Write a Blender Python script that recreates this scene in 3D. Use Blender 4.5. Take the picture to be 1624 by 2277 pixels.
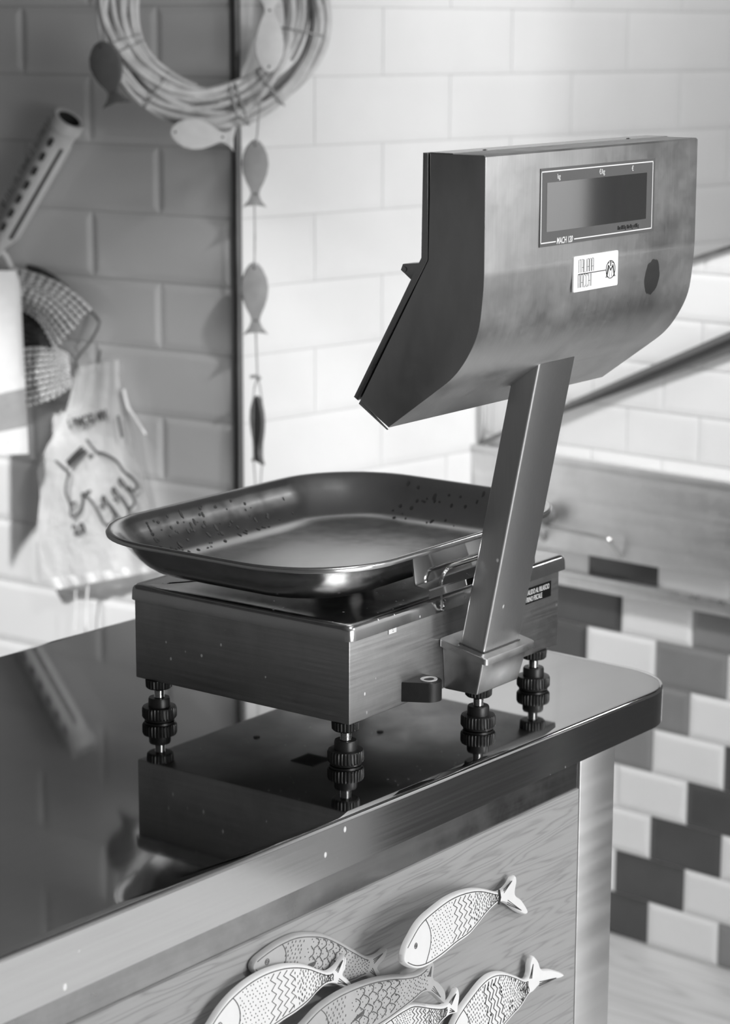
import bpy, bmesh, math, random
from mathutils import Vector, Matrix, Euler
random.seed(7)
for o in list(bpy.data.objects): bpy.data.objects.remove(o, do_unlink=True)
SC = bpy.context.scene; COL = SC.collection
PI = math.pi
def R(a): return math.radians(a)

# ------------------------------------------------------------------ camera
F_PX, CXP, CYP = 5057.0, 812.0, 1138.5
PITCH, ROLL, YAW = R(11.874), R(.1663), R(39.279)
CAM = Vector((0, 0, 1.64))
_F = Vector((math.cos(YAW), math.sin(YAW), 0)); _R = Vector((math.sin(YAW), -math.cos(YAW), 0)); _U = Vector((0, 0, 1))
FWD = _F*math.cos(PITCH) - _U*math.sin(PITCH); UP0 = _U*math.cos(PITCH) + _F*math.sin(PITCH)
RGT = _R*math.cos(ROLL) + UP0*math.sin(ROLL); UPV = UP0*math.cos(ROLL) - _R*math.sin(ROLL)
cd = bpy.data.cameras.new('camera'); cam = bpy.data.objects.new('camera', cd); COL.objects.link(cam); SC.camera = cam
M = Matrix((RGT, UPV, -FWD)).transposed().to_4x4(); M.translation = CAM; cam.matrix_world = M
cd.sensor_fit = 'VERTICAL'; cd.sensor_height = 36.0; cd.lens = F_PX/2277*36
cd.clip_start = .05; cd.clip_end = 60
cd.dof.use_dof = True; cd.dof.focus_distance = 2.32; cd.dof.aperture_fstop = 6.5; cd.dof.aperture_blades = 0

# ------------------------------------------------------------------ world, lights, exposure
W = bpy.data.worlds.new('world'); SC.world = W; W.use_nodes = True
W.node_tree.nodes['Background'].inputs[0].default_value = (.5, .5, .5, 1); W.node_tree.nodes['Background'].inputs[1].default_value = .22
SC.view_settings.view_transform = 'Standard'; SC.view_settings.look = 'None'
SC.view_settings.exposure = 0.0; SC.view_settings.gamma = 1.0; SC.view_settings.use_curve_mapping = False
def area(name, loc, target, sx, sy, power):
    l = bpy.data.lights.new(name, 'AREA'); l.shape = 'RECTANGLE'; l.size = sx; l.size_y = sy; l.energy = power
    o = bpy.data.objects.new(name, l); COL.objects.link(o); o.location = loc
    o.rotation_euler = (Vector(target)-Vector(loc)).to_track_quat('-Z', 'Y').to_euler(); return o
def spot(name, loc, target, power, ang, blend, rad=.05):
    l = bpy.data.lights.new(name, 'SPOT'); l.energy = power; l.spot_size = R(ang); l.spot_blend = blend; l.shadow_soft_size = rad
    o = bpy.data.objects.new(name, l); COL.objects.link(o); o.location = loc
    o.rotation_euler = (Vector(target)-Vector(loc)).to_track_quat('-Z', 'Y').to_euler(); return o
area('front_key_light', (1.5, -3.2, 1.3), (2.7, 2.2, 1.0), 2.6, 1.8, 135)  # unseen main light from the front; no window is known there
spot('side_key_light', (4.6, .55, 2.5), (1.9, 1.2, .9), 27, 40, .5, .1)  # unseen side lamp set by shadow direction; the doorway is made up
spot('side_ceiling_light', (3.1, -1.3, 2.5), (1.9, 1.3, .95), 110, 34, .5, .08)
area('front_fill_light', (1.7, .2, 2.8), (2.6, 1.7, .4), .6, .45, 8)  # unseen fill added to lift the general level
spot('floor_fill_light', (2.9, .15, 2.9), (2.97, .22, 0), 390, 54, .5, .1)  # unseen spot added so the steel edge and leg mirror a bright floor
spot('right_wall_fill_light', (2.5, 1.9, 2.85), (3.6, 1.95, .25), 205, 46, .7, .15)  # unseen spot added to brighten the right wall alone
spot('back_wall_end_fill_light', (3.2, 1.2, 2.85), (4.1, 2.6, 1.35), 80, 62, .8, .12)  # unseen spot added to lift the right part of the back wall
spot('back_wall_fill_light', (2.75, -3.0, 1.7), (3.4, 2.7, 1.15), 172, 31, .9, .12)  # unseen spot added to wash the back wall brighter
spot('near_corner_fill_light', (2.1, .6, 2.6), (3.0, 3.25, .38), 95, 22, .6, .06)  # unseen spot added for the ornament shadow and the wall near the corner
spot('left_wall_fill_light', (1.0, 2.7, 2.6), (2.9, 3.38, .3), 330, 25, .5, .06)  # unseen spot added for the bright lower part of the left wall

# ------------------------------------------------------------------ unprojection of measured points onto known planes
def ray(px, py): return FWD*F_PX + RGT*(px-CXP) - UPV*(py-CYP)
def on_plane(px, py, P, n):
    d = ray(px, py); return CAM + d*((Vector(P)-CAM).dot(n)/d.dot(n))

# ------------------------------------------------------------------ materials
def new_mat(name):
    m = bpy.data.materials.new(name); m.use_nodes = True; return m, m.node_tree, m.node_tree.nodes['Principled BSDF']
def N(nt, t, **kw):
    n = nt.nodes.new(t)
    for k, v in kw.items():
        if k in n.inputs: n.inputs[k].default_value = v
        else: setattr(n, k, v)
    return n
def g(v, a=1): return (v, v, v, a)
def ramp(nt, src, stops):
    r = nt.nodes.new('ShaderNodeValToRGB'); e = r.color_ramp.elements
    while len(e) < len(stops): e.new(.5)
    for i, (p, c) in enumerate(stops): e[i].position = p; e[i].color = g(c)
    nt.links.new(src, r.inputs[0]); return r.outputs[0]
def coords(nt, scale=(1, 1, 1), kind='Object', loc=(0, 0, 0)):
    t = nt.nodes.new('ShaderNodeTexCoord'); mp = nt.nodes.new('ShaderNodeMapping')
    mp.inputs['Scale'].default_value = scale; mp.inputs['Location'].default_value = loc
    nt.links.new(t.outputs[kind], mp.inputs[0]); return mp.outputs[0]
def noise(nt, vec, scale, detail=3, rough=.5):
    n = N(nt, 'ShaderNodeTexNoise'); n.inputs['Scale'].default_value = scale; n.inputs['Detail'].default_value = detail; n.inputs['Roughness'].default_value = rough
    nt.links.new(vec, n.inputs['Vector']); return n.outputs['Fac']
def bump(nt, b, h, strength, dist=.001):
    n = N(nt, 'ShaderNodeBump'); n.inputs['Strength'].default_value = strength; n.inputs['Distance'].default_value = dist
    nt.links.new(h, n.inputs['Height']); nt.links.new(n.outputs[0], b.inputs['Normal'])
def mixc(nt, fac, a, b):
    m = nt.nodes.new('ShaderNodeMix'); m.data_type = 'RGBA'
    if hasattr(fac, 'links'): nt.links.new(fac, m.inputs[0])
    else: m.inputs[0].default_value = fac
    for i, x in ((6, a), (7, b)):
        if hasattr(x, 'links'): nt.links.new(x, m.inputs[i])
        else: m.inputs[i].default_value = g(x)
    return m.outputs[2]
def plain(name, col, rough=.5, metal=0, spec=.5, nz=0, nscale=60, bmp=0, bscale=200, coat=0):
    m, nt, b = new_mat(name)
    b.inputs['Roughness'].default_value = rough; b.inputs['Metallic'].default_value = metal; b.inputs['Specular IOR Level'].default_value = spec
    b.inputs['Coat Weight'].default_value = coat; b.inputs['Coat Roughness'].default_value = .05
    v = coords(nt)
    f = noise(nt, v, nscale, 4)
    nt.links.new(ramp(nt, f, [(.3, col*(1-nz)), (.7, min(1, col*(1+nz)))]), b.inputs['Base Color'])
    if bmp: bump(nt, b, noise(nt, v, bscale, 3), bmp)
    return m
def steel(name, col=.6, rough=.28, streak=(6, 6, 400), var=.06, rv=.08, bmp=.05, stain=None, flecks=0, smudge=.0, fleckmask=None):
    """brushed stainless steel: stretched noise drives colour, roughness and a faint bump; optional white flecks and one stain"""
    m, nt, b = new_mat(name)
    b.inputs['Metallic'].default_value = 1
    v = coords(nt, streak); f = noise(nt, v, 1, 2, .6)
    c = ramp(nt, f, [(.25, col-var), (.75, col+var)])
    r = ramp(nt, f, [(.25, rough-rv), (.75, rough+rv)])
    o = coords(nt)
    if smudge:
        s = noise(nt, o, 14, 5, .65); s = ramp(nt, s, [(.35, 0), (.7, 1)])
        mr = nt.nodes.new('ShaderNodeMix'); mr.data_type = 'RGBA'; mr.blend_type = 'MULTIPLY'
        nt.links.new(s, mr.inputs[0]); nt.links.new(c, mr.inputs[6]); mr.inputs[7].default_value = g(1-smudge); c = mr.outputs[2]
        r = mixc(nt, s, r, min(1, rough+.16))
    met = None
    if flecks:
        vo = N(nt, 'ShaderNodeTexVoronoi'); vo.inputs['Scale'].default_value = flecks; vo.inputs['Randomness'].default_value = 1
        wv = coords(nt, (1.15, 1, .75)); nt.links.new(wv, vo.inputs['Vector'])
        d = ramp(nt, vo.outputs['Distance'], [(.07, 1), (.12, 0)])
        q = noise(nt, o, flecks*.22, 2); q = ramp(nt, q, [(.51, 0), (.56, 1)])
        mm = N(nt, 'ShaderNodeMath', operation='MULTIPLY'); nt.links.new(d, mm.inputs[0]); nt.links.new(q, mm.inputs[1])
        c = mixc(nt, mm.outputs[0], c, .8); r = mixc(nt, mm.outputs[0], r, .7)
        inv = N(nt, 'ShaderNodeMath', operation='SUBTRACT'); inv.inputs[0].default_value = 1; nt.links.new(mm.outputs[0], inv.inputs[1]); met = inv.outputs[0]
    if stain:
        (cx, cy, cz, rx, rz) = stain
        sv = coords(nt, (1/rx, 0, 1/rz), loc=(-cx/rx, 0, -cz/rz))
        wob = N(nt, 'ShaderNodeVectorMath', operation='LENGTH'); nt.links.new(sv, wob.inputs[0])
        nn = noise(nt, coords(nt, (1, 0, .25)), 160, 2)
        ad = N(nt, 'ShaderNodeMath', operation='MULTIPLY_ADD'); nt.links.new(nn, ad.inputs[0]); ad.inputs[1].default_value = .3; nt.links.new(wob.outputs['Value'], ad.inputs[2])
        k = ramp(nt, ad.outputs[0], [(1.1, 1), (1.16, 0)]) if False else None
        lt = N(nt, 'ShaderNodeMapRange'); lt.inputs[1].default_value = 1.12; lt.inputs[2].default_value = 1.2; lt.inputs[3].default_value = 1; lt.inputs[4].default_value = 0
        nt.links.new(ad.outputs[0], lt.inputs[0])
        c = mixc(nt, lt.outputs[0], c, col*.62); r = mixc(nt, lt.outputs[0], r, .2)
    nt.links.new(c, b.inputs['Base Color']); nt.links.new(r, b.inputs['Roughness'])
    if met is not None: nt.links.new(met, b.inputs['Metallic'])
    if bmp: bump(nt, b, f, bmp, .0004)
    return m
def wood(name, dark, light, axis='X', scale=1.0, rough=.5):
    m, nt, b = new_mat(name)
    sc = {'X': (2.2, 30, 30), 'Y': (30, 2.2, 30)}[axis]
    v = coords(nt, tuple(s*scale for s in sc))
    big = noise(nt, v, .55, 3, .5)
    w = N(nt, 'ShaderNodeMath', operation='MULTIPLY'); nt.links.new(big, w.inputs[0]); w.inputs[1].default_value = 30
    fr = N(nt, 'ShaderNodeMath', operation='PINGPONG'); nt.links.new(w.outputs[0], fr.inputs[0]); fr.inputs[1].default_value = 1
    fine = noise(nt, coords(nt, tuple(s*scale for s in ({'X': (6, 180, 180), 'Y': (180, 6, 180)}[axis]))), 1, 3)
    a = N(nt, 'ShaderNodeMath', operation='MULTIPLY_ADD'); nt.links.new(fine, a.inputs[0]); a.inputs[1].default_value = .7; nt.links.new(fr.outputs[0], a.inputs[2])
    nrmz = N(nt, 'ShaderNodeMath', operation='MULTIPLY'); nt.links.new(a.outputs[0], nrmz.inputs[0]); nrmz.inputs[1].default_value = .62
    c = ramp(nt, nrmz.outputs[0], [(.15, light*1.06), (.6, light), (.95, dark)])
    nt.links.new(c, b.inputs['Base Color']); b.inputs['Roughness'].default_value = rough
    bump(nt, b, a.outputs[0], .25, .0008)
    return m
M_TILE = plain('white_tile', .78, .14, nz=.02, nscale=8)
M_TILE_MID = plain('grey_tile', .235, .14, nz=.06, nscale=12)
M_TILE_DARK = plain('charcoal_tile', .075, .14, nz=.1, nscale=12)
M_GROUT = plain('grout', .6, .8, nz=.05)
M_BRUSH = steel('brushed_steel_upright', .6, .3, (600, 600, 20), .02, .02, .03)
M_HEAD = steel('brushed_steel_head', .57, .33, (700, 60, 25), .025, .02, .03, stain=(.3215, 0, .4895, .0155, .0185), smudge=.03)
M_BOX = steel('brushed_steel_housing', .47, .34, (8, 8, 300), .05, .06, .05, flecks=70, smudge=.2)
M_LID = steel('satin_steel_lid', .6, .2, (40, 40, 40), .03, .04, .02, flecks=85)
M_POST = steel('brushed_steel_post', .62, .32, (700, 700, 25), .02, .02, .03, flecks=45)
M_BRACKET = steel('satin_steel_bracket', .6, .3, (60, 60, 60), .05, .06, .05, smudge=.15)
M_PAN = steel('polished_pan_steel', .63, .21, (50, 50, 50), .02, .03, .0)
M_CHROME = steel('bright_wire_steel', .72, .1, (50, 50, 50), .02, .02, 0)
M_COUNTER = steel('counter_steel', .57, .05, (1.5, 60, 60), .008, .006, .0)
M_APRON = steel('counter_edge_steel', .62, .11, (3, 3, 200), .03, .03, .01, flecks=40)
M_LEG = steel('leg_steel', .7, .42, (3, 3, 40), .05, .05, .02)
M_SPLASH = steel('wall_steel', .72, .45, (3, 3, 60), .05, .06, .02, smudge=.12)
M_TRIMDARK = steel('dark_corner_metal', .13, .5, (40, 40, 3), .03, .05, 0)
M_TRIMLIGHT = steel('light_corner_metal', .62, .3, (40, 40, 3), .04, .05, 0)
M_BLACK = plain('black_plastic', .014, .38, nz=.2, nscale=90, bmp=.08, bscale=900)
M_BLACKLABEL = plain('black_label', .004, .55, spec=.15)
M_WHITE = plain('white_label', .86, .4, nz=.01)
M_INK = plain('white_ink', .82, .5)
M_DARKINK = plain('dark_ink', .02, .5)
M_PANEL = plain('grey_overlay', .11, .3, nz=.03)
M_SCREEN = plain('display_glass', .5, .07, metal=1)
M_WOOD = wood('limed_wood', .23, .33, 'X', 1.9)
M_FLOOR = wood('floor_wood', .36, .5, 'Y', .5, .4)
M_FISHW = plain('white_glaze', .84, .35, nz=.02, coat=.3)
M_FISHG = plain('grey_glaze', .46, .4, nz=.05, coat=.3)
M_CLAY = plain('engraved_line', .05, .8, nz=.3)
M_CLAYG = plain('soft_engraved_line', .14, .8, nz=.3)
M_FISHRIMG = plain('grey_rim_glaze', .40, .4, nz=.06)
M_TWIG = plain('willow_twig', .56, .6, nz=.2, nscale=30, bmp=.2, bscale=90)
M_CORD = plain('jute_cord', .38, .9, nz=.2)
M_ORNW = plain('painted_wood_white', .68, .6, nz=.04)
M_ORNG = plain('painted_wood_grey', .27, .6, nz=.08)
M_ORND = plain('painted_wood_dark', .11, .6, nz=.08)
M_BRUSHP = plain('pale_plastic', .62, .45, nz=.03)
M_BRISTLE = plain('grey_bristle', .13, .8, nz=.3)
M_HOLE = plain('dark_recess', .03, .9)
M_YARN = plain('chunky_yarn', .6, .95, nz=.15, nscale=120, bmp=.4, bscale=300)
M_YARND = plain('dark_yarn_gap_shade', .05, .95, nz=.4, nscale=80, bmp=.4, bscale=300)
M_TOWEL = plain('white_towel', .74, .9, nz=.03, bmp=.3, bscale=500)
M_STRIPE = plain('grey_towel_stripe', .33, .9, nz=.08, bmp=.3, bscale=500)
M_WIRE = steel('hook_wire', .4, .3, (30, 30, 30), .03, .04, 0)
M_PRINT = plain('bag_print', .07, .7)
m, nt, b = new_mat('clear_plastic'); M_BAG = m
b.inputs['Base Color'].default_value = g(.85); b.inputs['Roughness'].default_value = .3; b.inputs['Specular IOR Level'].default_value = .6
b.inputs['Transmission Weight'].default_value = 0
tr = N(nt, 'ShaderNodeBsdfTransparent'); mx = N(nt, 'ShaderNodeMixShader')
f = ramp(nt, noise(nt, coords(nt), 9, 3), [(.35, .5), (.75, .8)])
nt.links.new(f, mx.inputs[0]); nt.links.new(tr.outputs[0], mx.inputs[1]); nt.links.new(b.outputs[0], mx.inputs[2])
nt.links.new(mx.outputs[0], nt.nodes['Material Output'].inputs[0]); bump(nt, b, noise(nt, coords(nt), 28, 3), .6, .01)
m, nt, b = new_mat('milky_plastic'); M_BAGSEAL = m
b.inputs['Base Color'].default_value = g(.9); b.inputs['Roughness'].default_value = .25; b.inputs['Alpha'].default_value = .85
bump(nt, b, noise(nt, coords(nt), 40, 3), .6, .01)

# ------------------------------------------------------------------ object helpers
def tag(o, label=None, cat=None, group=None, kind=None):
    if label: o['label'] = label
    if cat: o['category'] = cat
    if group: o['group'] = group
    if kind: o['kind'] = kind
    return o
def empty(name, M=None, loc=(0, 0, 0)):
    o = bpy.data.objects.new(name, None); COL.objects.link(o); o.empty_display_size = .02
    o.matrix_world = M if M else Matrix.Translation(loc); return o
def link(name, bm, mats, parent=None, smooth=True, ang=35, recalc=True):
    if recalc: bmesh.ops.recalc_face_normals(bm, faces=bm.faces)
    me = bpy.data.meshes.new(name); bm.to_mesh(me); bm.free()
    for mt in (mats if isinstance(mats, (list, tuple)) else [mats]): me.materials.append(mt)
    if smooth:
        for p in me.polygons: p.use_smooth = True
        me.set_sharp_from_angle(angle=R(ang))
    o = bpy.data.objects.new(name, me); COL.objects.link(o)
    if parent: o.parent = parent
    return o
def BM(): return bmesh.new()
def box(bm, x0, x1, y0, y1, z0, z1, bev=0, seg=2, mi=0):
    vs = [bm.verts.new((x, y, z)) for x in (x0, x1) for y in (y0, y1) for z in (z0, z1)]
    fs = [bm.faces.new([vs[i] for i in q]) for q in ((0, 1, 3, 2), (4, 6, 7, 5), (0, 4, 5, 1), (2, 3, 7, 6), (0, 2, 6, 4), (1, 5, 7, 3))]
    for f_ in fs: f_.material_index = mi
    if bev:
        es = {e for f_ in fs for e in f_.edges}
        bmesh.ops.bevel(bm, geom=list(es), offset=bev, segments=seg, profile=.5, affect='EDGES')
def prism(bm, pts, ext, mi=0, bev=0, seg=2, caps=True):
    """pts: closed polygon of 3D points; ext: extrusion vector"""
    e = Vector(ext); a = [bm.verts.new(Vector(p)) for p in pts]; c = [bm.verts.new(Vector(p)+e) for p in pts]; n = len(a)
    fs = [bm.faces.new((a[i], a[(i+1) % n], c[(i+1) % n], c[i])) for i in range(n)]
    if caps: fs += [bm.faces.new(a[::-1]), bm.faces.new(c)]
    for f_ in fs: f_.material_index = mi
    if bev:
        es = {e_ for f_ in fs[-2:] for e_ in f_.edges}
        bmesh.ops.bevel(bm, geom=list(es), offset=bev, segments=seg, profile=.5, affect='EDGES')
    return fs
def tube(bm, path, r, n=8, mi=0, closed=False, flat=None):
    path = [Vector(p) for p in path]; m_ = len(path); rings = []
    up = Vector((0.13, .31, .94)).normalized(); prev = None
    for i, p in enumerate(path):
        if closed: t = path[(i+1) % m_]-path[i-1]
        else: t = path[min(i+1, m_-1)]-path[max(i-1, 0)]
        t.normalize()
        x = (prev if prev else up.cross(t)); x = (x - t*x.dot(t))
        if x.length < 1e-6: x = t.orthogonal()
        x.normalize(); prev = x; y = t.cross(x)
        rr = r[i] if isinstance(r, (list, tuple)) else r
        rings.append([bm.verts.new(p + x*math.cos(2*PI*k/n)*rr + y*math.sin(2*PI*k/n)*rr) for k in range(n)])
    for i in range(m_ if closed else m_-1):
        a, c = rings[i], rings[(i+1) % m_]
        for k in range(n):
            bm.faces.new((a[k], a[(k+1) % n], c[(k+1) % n], c[k])).material_index = mi
    if not closed:
        for rg, rev in ((rings[0], True), (rings[-1], False)):
            bm.faces.new(rg[::-1] if rev else rg).material_index = mi
def lathe(bm, prof, n=32, c=(0, 0, 0), mi=0, rib=0, ribs=0):
    rings = []
    for (r, z, *fl) in prof:
        rg = []
        for k in range(n):
            a = 2*PI*k/n; rr = r
            if fl and fl[0] and ribs: rr = r - (rib if (k*ribs*2//n) % 2 else 0)
            rg.append(bm.verts.new((c[0]+rr*math.cos(a), c[1]+rr*math.sin(a), c[2]+z)))
        rings.append(rg)
    for a, b_ in zip(rings, rings[1:]):
        for k in range(n): bm.faces.new((a[k], a[(k+1) % n], b_[(k+1) % n], b_[k])).material_index = mi
    bm.faces.new(rings[0][::-1]).material_index = mi; bm.faces.new(rings[-1]).material_index = mi
def rrect(x0, x1, y0, y1, r, z, n=8):
    out = []
    for (cx, cy, a0) in ((x1-r, y1-r, 0), (x0+r, y1-r, 90), (x0+r, y0+r, 180), (x1-r, y0+r, 270)):
        for k in range(n+1):
            a = R(a0+90*k/n); out.append((cx+r*math.cos(a), cy+r*math.sin(a), z))
    return out
def loft(bm, loops, caps=(True, True), mi=0):
    rs = [[bm.verts.new(p) for p in l] for l in loops]; n = len(rs[0])
    for a, c in zip(rs, rs[1:]):
        for k in range(n): bm.faces.new((a[k], a[(k+1) % n], c[(k+1) % n], c[k])).material_index = mi
    if caps[0]: bm.faces.new(rs[0][::-1]).material_index = mi
    if caps[1]: bm.faces.new(rs[-1]).material_index = mi
def catmull(pts, sub=4, closed=True):
    pts = [Vector(p) for p in pts]; n = len(pts); out = []
    rng = range(n) if closed else range(n-1)
    for i in rng:
        p0, p1, p2, p3 = (pts[(i-1) % n], pts[i], pts[(i+1) % n], pts[(i+2) % n]) if closed else (pts[max(i-1, 0)], pts[i], pts[i+1], pts[min(i+2, n-1)])
        for k in range(sub):
            t = k/sub
            out.append(.5*((2*p1)+(p2-p0)*t+(2*p0-5*p1+4*p2-p3)*t*t+(3*p1-p0-3*p2+p3)*t**3))
    if not closed: out.append(pts[-1])
    return out
def text(name, body, size, mat, parent=None, M=None, sx=1, shear=0, align='LEFT', ext=.00015, bold=0):
    c = bpy.data.curves.new(name, 'FONT'); c.body = body; c.size = size; c.extrude = ext; c.shear = shear; c.align_x = align; c.offset = bold
    c.materials.append(mat); o = bpy.data.objects.new(name, c); COL.objects.link(o)
    if parent: o.parent = parent
    bpy.context.view_layer.update(); me = bpy.data.meshes.new_from_object(o.evaluated_get(bpy.context.evaluated_depsgraph_get())); me.name = name
    bpy.data.objects.remove(o); o = bpy.data.objects.new(name, me); COL.objects.link(o)
    if parent: o.parent = parent
    o.matrix_local = (M if M else Matrix()) @ Matrix.Diagonal((sx, 1, 1, 1)); return o
FACE_FRONT = Matrix.Rotation(R(90), 4, 'X')                      # lettering plane that faces -Y
def at(x, y, z): return Matrix.Translation((x, y, z)) @ FACE_FRONT

# ------------------------------------------------------------------ room
def dirw(d): return Vector((math.cos(R(d)), math.sin(R(d)), 0))
DB, DL, DR = dirw(-6.59), dirw(94.83), dirw(-91.68)
OB = Vector((DB.y, -DB.x, 0)); OL = Vector((-DL.y, DL.x, 0)); OR_ = Vector((DR.y, -DR.x, 0))   # outward normals
RK = 1.05                                                        # the room shell sits 5 % further out, its floor a little below z = 0
FLZ = 1.64*(1-RK)
CN = Vector((3.3827, 2.4866, 0)); KC = Vector((2.7876, 2.5553, 0)); PR = Vector((3.3729, 2.1532, 0))
def RS(p): return CAM+(p-CAM)*RK
KC0 = KC.copy()
def wl(s, z, d=0): return RS(KC0 + DL*s + OL*d + Vector((0, 0, z)))
def wb(s, z, d=0): return RS(CN + DB*s + OB*d + Vector((0, 0, z)))
def wr(s, z, d=0): return RS(PR + DR*s + OR_*d + Vector((0, 0, z)))
KC = KC*RK
def left_px(px, py, d=0): return on_plane(px, py, KC+OL*d, OL)
def left_sz(px, py, d=0):
    p = left_px(px, py, d)-KC; return p.dot(DL), p.z
def tile_wall(fn, s0, s1, z0, z1, ps, pz, zb, joints, colfn, inset=.012, h=.0022, hfn=None, gr=.0018, thick=.1, top=None):
    bm = BM()
    k0 = math.floor((z0-zb)/pz); k1 = math.ceil((z1-zb)/pz)
    for k in range(k0, k1):
        j = joints(k); n0 = math.floor((s0-j)/ps); n1 = math.ceil((s1-j)/ps)
        for n in range(n0, n1):
            a0, a1 = max(s0, j+n*ps)+gr/2, min(s1, j+(n+1)*ps)-gr/2; b0, b1 = max(z0, zb+k*pz)+gr/2, min(z1, zb+(k+1)*pz)-gr/2
            if a1-a0 < .004 or b1-b0 < .004: continue
            i = min(inset, (a1-a0)*.4, (b1-b0)*.4); mi = colfn(k, n)
            lo = [(a0, b0), (a1, b0), (a1, b1), (a0, b1)]; hi = [(a0+i, b0+i), (a1-i, b0+i), (a1-i, b1-i), (a0+i, b1-i)]
            hh = hfn(k) if hfn else h
            loops = [[fn(s, z, d) for s, z in q] for q, d in ((lo, 0), (lo, .0025), (hi, .0025+hh))]
            rs = [[bm.verts.new(p) for p in l] for l in loops]
            for a, c in zip(rs, rs[1:]):
                for q in range(4): bm.faces.new((a[q], a[(q+1) % 4], c[(q+1) % 4], c[q])).material_index = mi
            bm.faces.new(rs[-1]).material_index = mi
    pts = [fn(s0, z0, .0008), fn(s1, z0, .0008), fn(s1, z1, .0008), fn(s0, z1, .0008)]
    prism(bm, pts, fn(0, 0, -thick)-fn(0, 0, 0), mi=0)
    if top:                                                         # cut along a sloping top edge
        co, no = top
        r = bmesh.ops.bisect_plane(bm, geom=bm.verts[:]+bm.edges[:]+bm.faces[:], plane_co=co, plane_no=no, clear_outer=True)
    return bm
o = link('wall_left', tile_wall(wl, .004, 3.2, 0, 2.9, .302, .1148, .881, lambda k: .162 if k % 2 == 0 else .0105, lambda k, n: 1), [M_GROUT, M_TILE], smooth=False); tag(o, 'white bevelled tile wall left of the dark metal corner strip', kind='structure')
o = link('wall_back', tile_wall(wb, -.597, 3.0, 0, 2.9, .33, .1148, .881, lambda k: .066 if k % 2 == 0 else .2343, lambda k, n: 1, h=.0008), [M_GROUT, M_TILE], smooth=False); tag(o, 'bright white tile wall behind the scale head', kind='structure')
# half-height wall on the right with a sloping top edge, chequered below and white above the steel
TOPZ0, TOPSL = 1.2225, .34
def top_z(s): return TOPZ0 + TOPSL*s
PAT = {0: {-1: 3, 0: 1, 1: 2}, 1: {-1: 1, 0: 3, 1: 1}, 2: {-1: 1, 0: 3, 1: 1}, 3: {-1: 1, 0: 1, 1: 3}, 4: {-1: 2, 0: 1, 1: 3},
       5: {-1: 3, 0: 2, 1: 1}, 6: {-2: 3, -1: 1, 0: 2, 1: 1}, 7: {-1: 3, 0: 1, 1: 2}, 8: {-2: 1, -1: 3, 0: 1, 1: 1}}
def rcol(k, n):
    if k > 8: return 1
    return PAT.get(k, {}).get(n, (1, 3, 1, 2, 1, 3, 2)[(k*3+n*5) % 7])
nrm = (DR*(-TOPSL) + Vector((0, 0, 1))).normalized()
o = link('wall_right', tile_wall(wr, -.333, .5, 0, 1.9, .1505, .0825, .0048, lambda k: .071 if k % 2 == 0 else .1465-.1505, rcol, inset=.01, hfn=lambda k: .002 if k < 9 else .0006, thick=.028, top=(wr(0, TOPZ0), nrm)), [M_GROUT, M_TILE, M_TILE_MID, M_TILE_DARK], smooth=False)
tag(o, 'low right-hand wall with chequered light and dark tiles', kind='structure')
bm = BM(); box(bm, 3.37, 3.5, -2.6, .463, FLZ, 3.0); o = link('wall_reflector', bm, plain('reflector_paint', .34, .6), smooth=False); tag(o, 'unseen wall piece added on the right for its reflection in the scale', kind='structure')  # unseen, added so the display window mirrors a bright edge
bm = BM(); box(bm, 3.355, 3.3695, .1, .463, FLZ, .95); o = link('dark_reflector_panel', bm, plain('dark_reflector_paint', .03, .6), smooth=False); tag(o, 'unseen dark panel added to darken the reflection in the counter edge', kind='structure')  # unseen, added so the counter edge mirrors something dark
bm = BM(); box(bm, -3.5, 5.5, -4.5, 6, FLZ-.06, FLZ); o = link('floor', bm, M_FLOOR, smooth=False); tag(o, 'pale wood plank floor', kind='structure')
bm = BM(); box(bm, -3.5, 6.4, -4.5, 6, 3.0, 3.06); o = link('ceiling', bm, plain('ceiling_paint', .22, .9), smooth=False); tag(o, 'ceiling', kind='structure')
bm = BM(); tube(bm, [KC+(OL+OB)*.0015+Vector((0, 0, z)) for z in (0, 1, 2.9)], .0085, 16); o = link('trim_1', bm, M_TRIMDARK); tag(o, 'dark metal strip on the outer tile corner', kind='structure')
bm = BM()
for dd, rr in ((.006, .0055), (.016, .004)): tube(bm, [wr(-.333, z, 0)+OB*.008+OR_*dd+Vector((0, 0, 0)) for z in (.1, .6, 1.09)], rr, 12)
o = link('trim_2', bm, M_TRIMLIGHT); tag(o, 'light metal strip in the inner corner', kind='structure')
bm = BM()
prism(bm, [wr(-.333, top_z(-.333)-.004, .008), wr(.5, top_z(.5)-.004, .008), wr(.5, top_z(.5)+.004, .008), wr(-.333, top_z(-.333)+.004, .008)], wr(0, 0, -.03)-wr(0, 0, .008))
o = link('trim_3', bm, M_TRIMLIGHT, smooth=False); tag(o, 'thin metal cap along the sloping wall top', kind='structure')
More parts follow.
